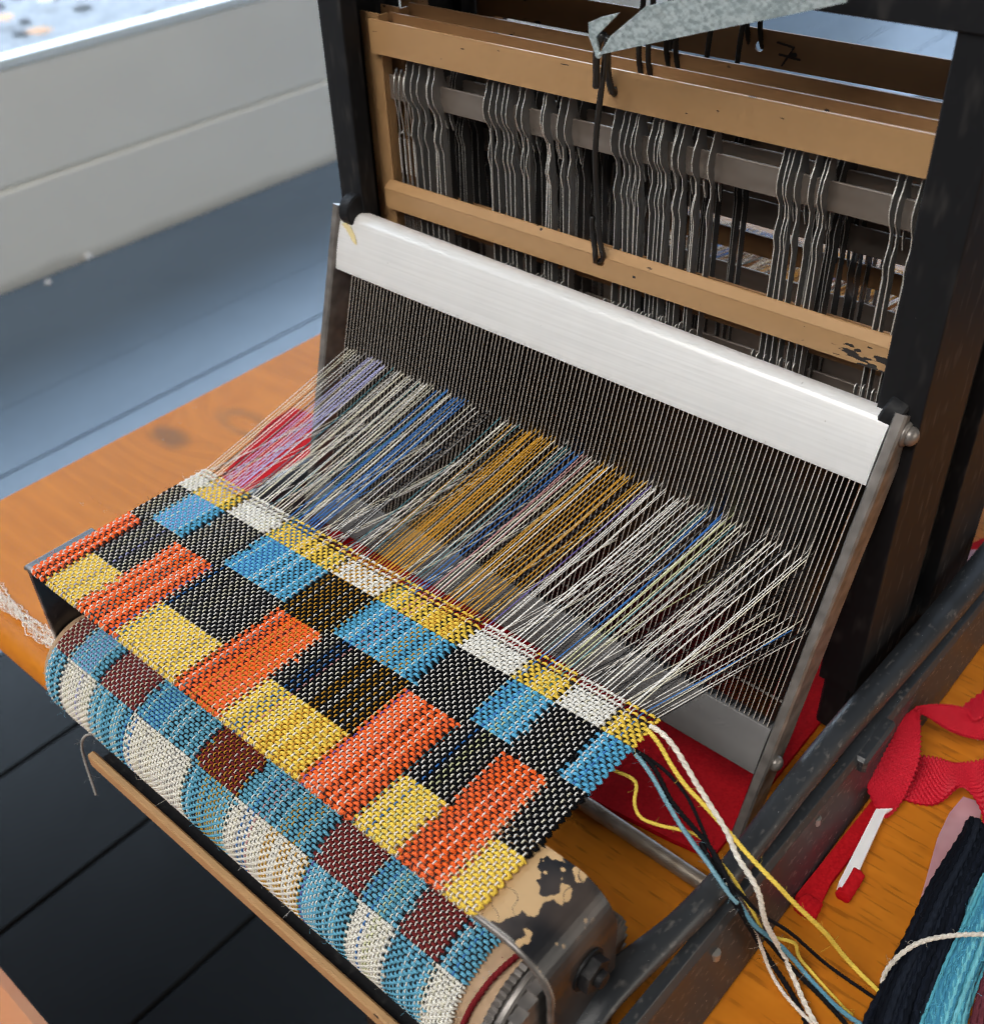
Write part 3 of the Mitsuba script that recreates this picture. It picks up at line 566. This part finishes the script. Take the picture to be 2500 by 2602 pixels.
# warp ends: over and under the picks, then through the reed and the heddles to the back beam
def warp_run(i, x, zone, j0, j1, par):
    js = np.arange(j0 * 5, j1 * 5 + 1) / 5.0
    wave = np.tanh(-1.5 * np.cos(np.pi * (i + js)) + .35) / .95
    if zone == 'top': y, z, ny, nz = top_path(np.interp(js, np.arange(-NDROP, NT), np.concatenate([np.arange(-NDROP, 0) * PP, pick_s])), x)
    else: y, z, ny, nz = roll_path(js, x)
    h = (WB + .00004) * wave + .00022
    return np.stack([np.full_like(js, float(roll_x(x)) if zone == 'roll' else x), y + ny * h, ZC + z + nz * h], 1), np.stack([0 * js, ny, nz], 1)
shed_group = meshkit.noise(np.stack([np.arange(300) / 7.0, np.zeros(300), np.zeros(300)], -1), 5)
for e in range(300):
    i, lay = e // 2, e % 2
    x = X0 + i * PITCH + (.0 if lay == 0 else .0003); col = np.array(WC[(even if lay == 0 else odd)[i]])
    b = block_of(x); ms = []
    def run(zone, ja, jb):
        if jb - ja < 1: return
        P, up = warp_run(i, x, zone, ja, jb, 0); P[:, 0] += .00014 * np.sin(np.arange(len(P)) * 1.7 + e)
        ms.append(tube(P, .00037, 6, up=up, cap=False))
    # which layer is on top follows the blocks
    def on_top(zone, j): return (weft_color(zone, b, j) in ('black', 'white', 'cream', 'maroon') or (zone == 'top' and weft_color(zone, b, j) == 'yellow' and j < 20)) == (lay == 0)
    for zone, ja, jb in (('top', -NDROP, NT - 1), ('roll', 0, NR - 1)):
        st_ = None
        for j in range(ja, jb + 2):
            t = j <= jb and on_top(zone, j)
            if t and st_ is None: st_ = j
            if not t and st_ is not None: run(zone, st_ - .5 if st_ > ja else st_, j - .5 if j <= jb else jb); st_ = None
    # shed
    yf, zf = top_path(pick_s[-1], x)[0], ZC
    a = (x - X0) / (X1 - X0); ar = (.0185 + a * .3790 + (.0005 if lay else 0)) / .4
    g = shed_group[e]
    cw = (even if lay == 0 else odd)[i]; raised = rng.random() < (.95 if cw in 'bvguyp' else .80 if g > .42 else .30)
    h = (.0815 + rng.normal(0, .0008) if raised else .119 + rng.normal(0, .0035)) / HH
    if e in (290, 293, 296, 298): h = .122 / HH
    R0 = on_reed(ar, h, -.0045); F0 = np.array([x, yf - .0012, zf + (.0004 if raised else -.0004)])
    d = (R0 - F0) / (R0[1] - F0[1]); yh = .312 + .0183 * (rng.integers(0, 3) if raised else rng.integers(3, 6))
    H0 = F0 + d * (yh - F0[1]); H0[0] = R0[0] + (x * 1.02 - R0[0]) * .1; E0 = np.array([.02 + a * .37, .672, .1285])
    t = np.linspace(0, 1, 14)[:, None]; sag = np.sin(np.pi * t) * np.array([0, 0, -rng.uniform(0, .0012) - (.002 if rng.random() < .15 else 0)]) + np.sin(np.pi * t) * np.array([rng.normal(0, .0004), 0, 0])
    P = np.vstack([F0 + (R0 - F0) * t + sag, [H0], [E0]])
    ms.append(tube(P, rng.uniform(.00030, .00040) if cw in 'bvg' else rng.uniform(.00022, .00031), 5, cap=False))
    v, f = cat(ms); cc = col[None] * (.88 + .24 * meshkit.noise(v * 700)[:, None])
    add('warp_thread', (v, f), 'mat_warp', cl, color=cc)
# selvedge loops
lo = []
for j in range(0, NT, 2):
    y, z, ny, nz = top_path(j * PP, X0)
    for xs_, sgn in ((X0 - .0010, -1), (X1 + .0010, 1)):
        y, z, ny, nz = (float(q) for q in top_path(j * PP, xs_))
        c_ = weft_color('top', 0 if sgn < 0 else 9, j); P = [(xs_, y, ZC - .0003), (xs_ + sgn * rng.uniform(.0006, .0014), y + PP * .5, ZC - .0002), (xs_, y + PP, ZC - .0005)]
        v, f = tube(spline(P, 8), .0008, 6); lo.append((v, f, np.tile(PAL[c_], (len(v), 1))))
for o in (0, 1):
    v, f = cat([(a, c) for a, c, _ in lo[o::2]]); add('selvedge', (v, f), 'mat_yarn', cl, color=np.vstack([q for _, _, q in lo[o::2]]), kind='stuff')

fz = []
for i in range(620):
    zone = i % 3
    x = rng.uniform(X0, X1); j = rng.integers(0, NT if zone else NR)
    if i % 7 == 0: x = X0 - .001 if i % 2 else X1 + .001
    y, z, ny, nz = (float(q) for q in (top_path(pick_s[j], x) if zone else roll_path(j, x)))
    c_ = weft_color('top' if zone else 'roll', min(max(block_of(x), 0), 9), j); d = rng.normal(0, 1, 3) * .0022; d2 = rng.normal(0, 1, 3) * .0015
    b0 = np.array([x, y + ny * .0009, ZC + z + nz * .0009]); nrm = np.array([0, ny, nz])
    P = np.array([b0, b0 + d * .5 + nrm * rng.uniform(.0004, .0016) + d2 * .3, b0 + d + nrm * rng.uniform(0, .0020)])
    v, f = tube(spline(P, 7), .00006, 3, cap=False); fz.append((v, f, np.tile(np.array(PAL[c_]) * 1.1 + .01, (len(v), 1))))
v, f = cat([(a, c) for a, c, _ in fz]); add('fuzz', (v, f), 'mat_yarn', cl, color=np.vstack([q for _, _, q in fz]), kind='stuff')

# ------------------------------------------------------------------ loose yarns
def yarn(name, pts, r, col, label, category='yarn', plies=3, group=None, n=None):
    n = n or max(40, len(pts) * 22); P = spline(pts, n); P[:, 0] += .0003 * (meshkit.noise(P * 160 + 3) - .5); P[:, 1] += .0003 * (meshkit.noise(P * 160 + 8) - .5)
    v, f = tube(P, r, 9, ply=plies, twist=480 * .001 / r * 2, depth=.16)
    c = np.array(col)[None] * (.8 + .4 * meshkit.noise(v * 1500)[:, None])
    hs = [(v, f)]; n0 = len(v)
    for q in range(26):
        p0 = P[rng.integers(0, n)]; d = rng.normal(0, .0016, 3); hs.append(tube(spline([p0, p0 + d + rng.normal(0, .0004, 3), p0 + d * 1.6 + rng.normal(0, .0006, 3)], 6), .00006, 3, cap=False))
    v, f = cat(hs); c = np.vstack([c, np.tile(np.array(col) * .95, (len(v) - n0, 1))])
    k = add(name, (v, f), 'mat_yarn', color=c); labels[k] = {'label': label, 'category': category, **({'group': group} if group else {})}
    return k
CRM, YEL, BLK, BLU = (.74, .69, .60), (.80, .60, .10), (.010, .010, .012), (.12, .30, .40)
yarn('loose_yarn', [(0.3691,0.1289,0.1280),(0.3802,0.1294,0.1253),(0.3920,0.1272,0.1176),(0.4124,0.1230,0.1028),(0.4217,0.1210,0.0957),(0.4290,0.1176,0.0902),(0.4435,0.1137,0.0813),(0.4493,0.1133,0.0664),(0.4556,0.1224,0.0351),(0.4635,0.1285,0.0100),(0.4755,0.1214,0.0050),(0.4872,0.1137,0.0050)], .00135, CRM, 'long cream yarn end hanging from the cloth corner, topmost over the black rails', plies=2)
yarn('loose_yarn', [(0.3684,0.1268,0.1270),(0.3723,0.1266,0.1259),(0.3836,0.1243,0.1185),(0.3973,0.1220,0.1095),(0.4041,0.1222,0.1056),(0.4230,0.1224,0.0942),(0.4383,0.1214,0.0866),(0.4498,0.1212,0.0811),(0.4604,0.1247,0.0696),(0.4734,0.1359,0.0453),(0.4874,0.1503,0.0105),(0.5025,0.1500,0.0040),(0.5242,0.1454,0.0040)], .00115, YEL, 'straight yellow yarn end crossing both rails to the dark skein')
yarn('loose_yarn', [(0.3690,0.1176,0.1202),(0.3870,0.1208,0.1127),(0.3975,0.1203,0.1064),(0.4082,0.1170,0.0976),(0.4184,0.1124,0.0892),(0.4293,0.1083,0.0819),(0.4374,0.1091,0.0768),(0.4461,0.1126,0.0654),(0.4547,0.1190,0.0550),(0.4671,0.1346,0.0268),(0.4821,0.1444,0.0065),(0.5037,0.1460,0.0030),(0.5183,0.1452,0.0030)], .0009, BLK, 'black yarn end lying rightmost of the black ones on the table')
yarn('loose_yarn', [(0.3693,0.1153,0.1211),(0.3731,0.1170,0.1201),(0.3922,0.1136,0.1073),(0.4081,0.1126,0.0969),(0.4245,0.1103,0.0875),(0.4355,0.1063,0.0783),(0.4425,0.1077,0.0650),(0.4529,0.1206,0.0346),(0.4636,0.1297,0.0105),(0.4811,0.1286,0.0045),(0.4983,0.1233,0.0045)], .0012, BLK, 'black yarn end running in the middle of the yarn bundle')
yarn('loose_yarn', [(0.4130,0.1113,0.0918),(0.4234,0.1078,0.0851),(0.4352,0.1060,0.0744),(0.4462,0.1135,0.0455),(0.4560,0.1247,0.0102),(0.4706,0.1205,0.0035),(0.4832,0.1113,0.0035)], .0013, BLK, 'black yarn end lying leftmost at the bottom of the bundle')
yarn('loose_yarn', [(0.4313,0.1071,0.0806),(0.4449,0.1106,0.0552),(0.4506,0.1217,0.0207),(0.4605,0.1217,0.0032),(0.4728,0.1168,0.0032),(0.4857,0.1137,0.0032)], .0010, CRM, 'thin cream yarn end beside the leftmost black yarn', plies=2)
bb = [(1208,1439),(1252,1493)]
for q, (dx, dz) in enumerate(((0, .0005), (9, .0012), (-7, 0))):
    pts = [(-0.0 + p_[0] + dx * .0003, p_[1] - dx * .0002, p_[2] + dz) for p_ in [(0.3683,0.1158,0.1211),(0.3833,0.1137,0.1118),(0.4005,0.1098,0.0986),(0.4152,0.1076,0.0895),(0.4204,0.1068,0.0867),(0.4283,0.1051,0.0821),(0.4368,0.1064,0.0737),(0.4451,0.1092,0.0604),(0.4521,0.1191,0.0403),(0.4580,0.1265,0.0265),(0.4707,0.1332,0.0062),(0.4860,0.1298,0.0040),(0.5040,0.1284,0.0040)]]
    if q: pts = pts[:6 + q]
    yarn('loose_yarn', pts, .0012 - .0002 * (q > 0), (BLU, (.20, .38, .46), (.45, .47, .52))[q], ('blue yarn end running the length of the bundle to the table', 'pale blue yarn end on top of the bundle near the cloth corner', 'grey yarn end at the left of the bundle near the cloth corner')[q])
yarn('loose_yarn', [(.3640, .1120, .1235), (.3625, .1060, .112)] + [(0.3753,0.1100,0.1070),(0.3787,0.1045,0.1010),(0.3845,0.1022,0.0959),(0.3908,0.1046,0.0939),(0.4008,0.1103,0.0920),(0.4119,0.1151,0.0892),(0.4200,0.1138,0.0848),(0.4306,0.1127,0.0794),(0.4392,0.1121,0.0706),(0.4466,0.1137,0.0573),(0.4533,0.1233,0.0357),(0.4604,0.1303,0.0301),(0.4655,0.1370,0.0092),(0.4706,0.1377,0.0045),(0.4835,0.1359,0.0000),(0.4984,0.1322,0.0000)], .0009, YEL, 'kinked yellow yarn end that loops out below the cloth corner')
yarn('loose_yarn', [(.3760, .034, .068), (.3740, .018, .0695), (.3715, .002, .0665), (.3695, -.0105, .0555), (.3695, -.019, .042), (.3720, -.025, .024), (.3760, -.028, .003)], .0014, (.16, .015, .018), 'dark red yarn end lying over the cardboard roller')
yarn('loose_yarn', [(0.5051,0.1493,0.0040),(0.5015,0.1584,0.0060),(0.5028,0.1639,0.0150),(0.5068,0.1725,0.0210),(0.5132,0.1826,0.0220),(0.5235,0.1938,0.0220),(0.5334,0.2028,0.0220)], .0012, (.66, .62, .54), 'cream string arching over the blue skein', plies=2)
yarn('loose_yarn', [(.062, -.0185, .028), (.052, -.022, .020), (.047, -.024, .008), (.053, -.028, -.010), (.060, -.031, -.022)], .0008, (.30, .29, .27), 'grey yarn end hanging off the lower left of the cloth roll', plies=2)
# tuft of fluffy white yarn along the table edge
ft = []
base = np.array([(-0.1724,0.0228,0.0030),(-0.1360,0.0200,0.0030),(-0.1034,0.0185,0.0030),(-0.0742,0.0182,0.0030),(-0.0467,0.0175,0.0030),(-0.0302,0.0164,0.0030)])
for q in range(15):
    P = spline(base + rng.normal(0, .0030, base.shape) * (1, 1, .35), 150); t = np.linspace(0, 1, 150)
    amp = rng.uniform(.0005, .0018); fq = rng.uniform(60, 130)
    P = P + np.stack([amp * np.sin(fq * t + q), amp * np.cos(fq * t + q * 2), np.abs(amp * .7 * np.sin(fq * t * .7 + q)) + .0008], 1)
    ft.append(tube(P, .00030, 4, cap=False))
v, f = cat(ft); k = add('fluffy_yarn', (v, f), 'mat_yarn', color=np.tile((.86, .82, .74), (len(v), 1)))
labels[k] = {'label': 'fluffy white yarn lying along the front edge of the table at left', 'category': 'yarn'}

lt = []
for i in range(46):
    px, py = (rng.uniform(.43, .62), rng.uniform(.06, .36)) if i % 3 else (rng.uniform(-.24, -.02), rng.uniform(.04, .30))
    d = rng.normal(0, 1, 2); d = d / np.linalg.norm(d) * rng.uniform(.0015, .0045); e = rng.normal(0, .0010, 2)
    P = spline([(px, py, .0004), (px + d[0] * .5 + e[0], py + d[1] * .5 + e[1], .0007), (px + d[0], py + d[1], .0004)], 6); lt.append(tube(P, rng.uniform(.00009, .00020), 4, cap=False))
v, f = cat(lt); k = add('lint', (v, f), 'mat_yarn', color=np.tile((.70, .66, .58), (len(v), 1))); labels[k] = {'label': 'tiny pale lint and thread scraps scattered on the table top', 'category': 'lint', 'kind': 'stuff'}

# ------------------------------------------------------------------ red felt bag, strap, lace, paper and skeins on the table
def slab(pts, z0, t, mt, name, label=None, category=None, sub=3, parent=None):
    m = trimesh.creation.extrude_polygon(Polygon([q[:2] for q in pts]).buffer(0), t, engine='earcut'); m.apply_translation((0, 0, z0))
    k = add(name, m, mt, parent, smooth=False)
    if label: labels[k] = {'label': label, 'category': category}
    return k
fb = [(.3960, .1640), (.3700, .1590), (.3140, .1520), (.2, .158), (.08, .175), (-.06, .200), (-.126, .222), (-.158, .300), (-.160, .330), (-.108, .340), (.0, .345), (.2, .350), (.395, .350)]
slab(fb, .0006, .0036, 'mat_red_felt', 'felt_cloth', 'red felt cloth spread on the table under the loom', 'cloth')
slab([(0.4067,0.3921,0.0000),(0.4103,0.4350,0.0000),(0.4138,0.5255,0.0000),(0.4067,0.5436,0.0000),(0.3979,0.5206,0.0000),(0.4019,0.4635,0.0000)], .0006, .003, 'mat_red_felt', 'felt_strip', 'red felt strip seen behind the right rail', 'felt')
slab([(0.4057,0.4593,0.0000),(0.4035,0.4838,0.0000),(0.3971,0.5106,0.0000),(0.4128,0.5231,0.0000),(0.4280,0.4844,0.0000),(0.4153,0.4322,0.0000)], .0040, .001, 'mat_pink', 'paper_sheet', 'pale pink paper lying on the red felt behind the posts', 'paper')
# woven strap: edges given as pairs, ribs pressed into it as relief
def strap(L, R, key, parent, n=190, m=72, amp=.0011):
    L, R = spline(L, n), spline(R, n); s = np.linspace(0, 1, m)[None, :, None]
    A = L[:, None] * (1 - s) + R[:, None] * s
    du, dv = np.gradient(A, axis=0), np.gradient(A, axis=1); N = np.cross(du, dv); N /= np.linalg.norm(N, axis=2, keepdims=True) + 1e-12
    i, j = np.meshgrid(np.arange(n), np.arange(m), indexing='ij')
    bumps = np.cos(np.pi * i / 4) * np.cos(np.pi * j / 4) 
    A = A + N * (amp * bumps)[..., None]
    if N[..., 2].mean() < 0: A = A[:, ::-1]
    return add(key, grid(A, .0014), 'mat_strap', parent, smooth=True)
sr = thing('webbing_strap', 'bright red woven strap looped on the table beside the right rail', 'strap')
strap([(0.4583,0.2513,0.0040),(0.4482,0.2539,0.0100),(0.4379,0.2624,0.0180),(0.4343,0.2719,0.0230),(0.4359,0.2910,0.0280),(0.4434,0.3157,0.0300)], [(0.4586,0.2515,0.0040),(0.4612,0.2623,0.0060),(0.4610,0.2766,0.0100),(0.4578,0.2939,0.0160),(0.4502,0.3083,0.0230),(0.4441,0.3163,0.0300)], 'band', sr)
strap([(0.4430,0.3165,0.0300),(0.4482,0.3229,0.0300),(0.4540,0.3305,0.0280),(0.4660,0.3428,0.0220),(0.4797,0.3459,0.0180)], [(0.4440,0.3157,0.0290),(0.4511,0.3184,0.0270),(0.4593,0.3205,0.0230),(0.4673,0.3251,0.0180),(0.4843,0.3381,0.0120)], 'band', sr)
strap([(0.4630,0.3465,0.0200),(0.4647,0.3626,0.0160),(0.4684,0.3830,0.0120)], [(0.4719,0.3350,0.0240),(0.4747,0.3439,0.0220),(0.4789,0.3550,0.0200)], 'band', sr, n=40)
strap([(0.4500,0.3049,0.0030),(0.4569,0.3089,0.0030),(0.4629,0.3113,0.0040),(0.4741,0.3080,0.0100),(0.4800,0.3060,0.0170),(0.4848,0.3088,0.0200),(0.4918,0.3191,0.0180)], [(0.4546,0.2685,0.0020),(0.4642,0.2725,0.0020),(0.4761,0.2784,0.0030),(0.4803,0.2852,0.0080),(0.4837,0.2898,0.0150),(0.4914,0.2868,0.0190),(0.5061,0.2762,0.0120)], 'band', sr)
lc = thing('felt_loop', 'red felt loop with a white plastic insert beside the right rail', 'loop')
slab([(0.4442,0.1712,0.0000),(0.4575,0.1711,0.0000),(0.4553,0.1910,0.0000),(0.4571,0.2536,0.0000),(0.4479,0.2576,0.0000),(0.4472,0.2402,0.0000)], .0010, .0045, 'mat_red_felt', 'felt', parent=lc)
slab([(0.4581,0.1874,0.0000),(0.4686,0.1845,0.0000),(0.4715,0.2087,0.0000),(0.4621,0.2582,0.0000),(0.4569,0.2539,0.0000),(0.4563,0.2179,0.0000)][0:0] or [(0.4588,0.1917,0.0000),(0.4640,0.1888,0.0000),(0.4638,0.2066,0.0000),(0.4580,0.2515,0.0000),(0.4600,0.2570,0.0000),(0.4527,0.2505,0.0000)], .0012, .0060, 'mat_white_plastic', 'insert', parent=lc)
lump = []
for c0, c1, r_ in (((1537,1738),(1575,1735),.0050), ((1548,1722),(1586,1716),.0044)):
    pass
P = np.array([(0.4479,0.1710,0.0040),(0.4536,0.1703,0.0040),(0.4585,0.1704,0.0040)]); q = tube(spline(P, 30), .0062, 24, rb=.0050); q = (q[0] + (meshkit.fbm(q[0] * 700)[:, None] - .5) * .0022, q[1]); lump.append(q)
P = np.array([(0.4640,0.1873,0.0040),(0.4638,0.1989,0.0040),(0.4633,0.2062,0.0040)]); q = tube(spline(P, 30), .0042, 24, rb=.0040); q = (q[0] + (meshkit.fbm(q[0] * 700)[:, None] - .5) * .0016, q[1]); lump.append(q)
add('frayed_end', cat(lump[:1]), 'mat_red_felt', lc, smooth=True); add('frayed_end', cat(lump[1:]), 'mat_red_felt', lc, smooth=True)
slab([(0.5026,0.1848,0.0000),(0.4941,0.2274,0.0000),(0.4875,0.2586,0.0000),(0.4857,0.2791,0.0000),(0.4872,0.2958,0.0000),(0.4979,0.2988,0.0000),(0.5037,0.2752,0.0000),(0.5026,0.2643,0.0000),(0.5060,0.2205,0.0000)], .0006, .0009, 'mat_pink', 'pink_leather', 'pink leather scrap lying between the strap and the dark skein', 'leather')
def skein(name, label, ends, r, cols, ns, seed, spread=.011):
    hz_ = []; k = thing(name, label, 'yarn skein'); r_ = np.random.default_rng(seed); ctr = np.array(ends, float)
    t0, s0, n0 = frames(ctr, (0, 0, 1))
    for i in range(ns):
        u = (i + .5) / ns * 2 - 1 + r_.normal(0, .05); lay = r_.uniform(0, 1)
        wid = np.interp(np.linspace(0, 1, len(ctr)), [0, 1], [.55, 1.0]) * spread
        off = s0 * (wid * u * (1 + .12 * r_.normal(0, 1, len(ctr))))[:, None]
        hz = .0018 + .0075 * np.sqrt(max(0, 1 - min(abs(u), 1) ** 2)) * (.25 + .75 * lay)
        P = spline(ctr + off + np.array([0, 0, 1]) * hz, 70)
        v, f = tube(P, r * r_.uniform(.85, 1.1), 8, ply=2, twist=420, depth=.2, ph=i)
        c = np.array(cols[i % len(cols)])[None] * (.75 + .5 * meshkit.noise(v * 900 + i)[:, None])
        add('strand', (v, f), 'mat_yarn', k, color=c)
        for q in range(9):
            p0 = P[r_.integers(3, 66)] + np.array([0, 0, r * .9]); d = r_.normal(0, .0022, 3); d[2] = abs(d[2])
            a, b = tube(spline([p0, p0 + d * .6 + r_.normal(0, .0006, 3), p0 + d], 6), .00007, 3, cap=False); hz_.append((a, b, np.tile(np.array(cols[0]) * 1.5 + .01, (len(a), 1))))
    a, b = cat([(q[0], q[1]) for q in hz_]); add('fuzz', (a, b), 'mat_yarn', k, color=np.vstack([q[2] for q in hz_]), kind='stuff')
    return k
skein('dark_skein', 'thick navy black yarn skein lying on the table at lower right', [(0.5033,0.2786,0.0010),(0.5065,0.2542,0.0010),(0.5081,0.2234,0.0010),(0.5110,0.1899,0.0010),(0.5137,0.1604,0.0010),(0.5182,0.1327,0.0010),(0.5231,0.1138,0.0010)], .00175, [(.010, .013, .022), (.014, .018, .028), (.007, .009, .014)], 30, 3, .0128)
skein('teal_skein', 'turquoise yarn skein at the lower right corner', [(0.5198,0.2695,0.0010),(0.5257,0.2340,0.0010),(0.5283,0.2063,0.0010),(0.5302,0.1815,0.0010),(0.5335,0.1558,0.0010),(0.5381,0.1329,0.0010)], .0012, [(.11, .42, .52), (.08, .33, .46), (.18, .52, .60), (.06, .26, .40)], 40, 5, .0115)
skein('maroon_skein', 'dark maroon yarn bundle at the right edge beside the turquoise skein', [(0.5391,0.2191,0.0010),(0.5435,0.1889,0.0010),(0.5477,0.1677,0.0010),(0.5538,0.1461,0.0010)], .0012, [(.10, .02, .028), (.14, .035, .045)], 10, 9, .004)
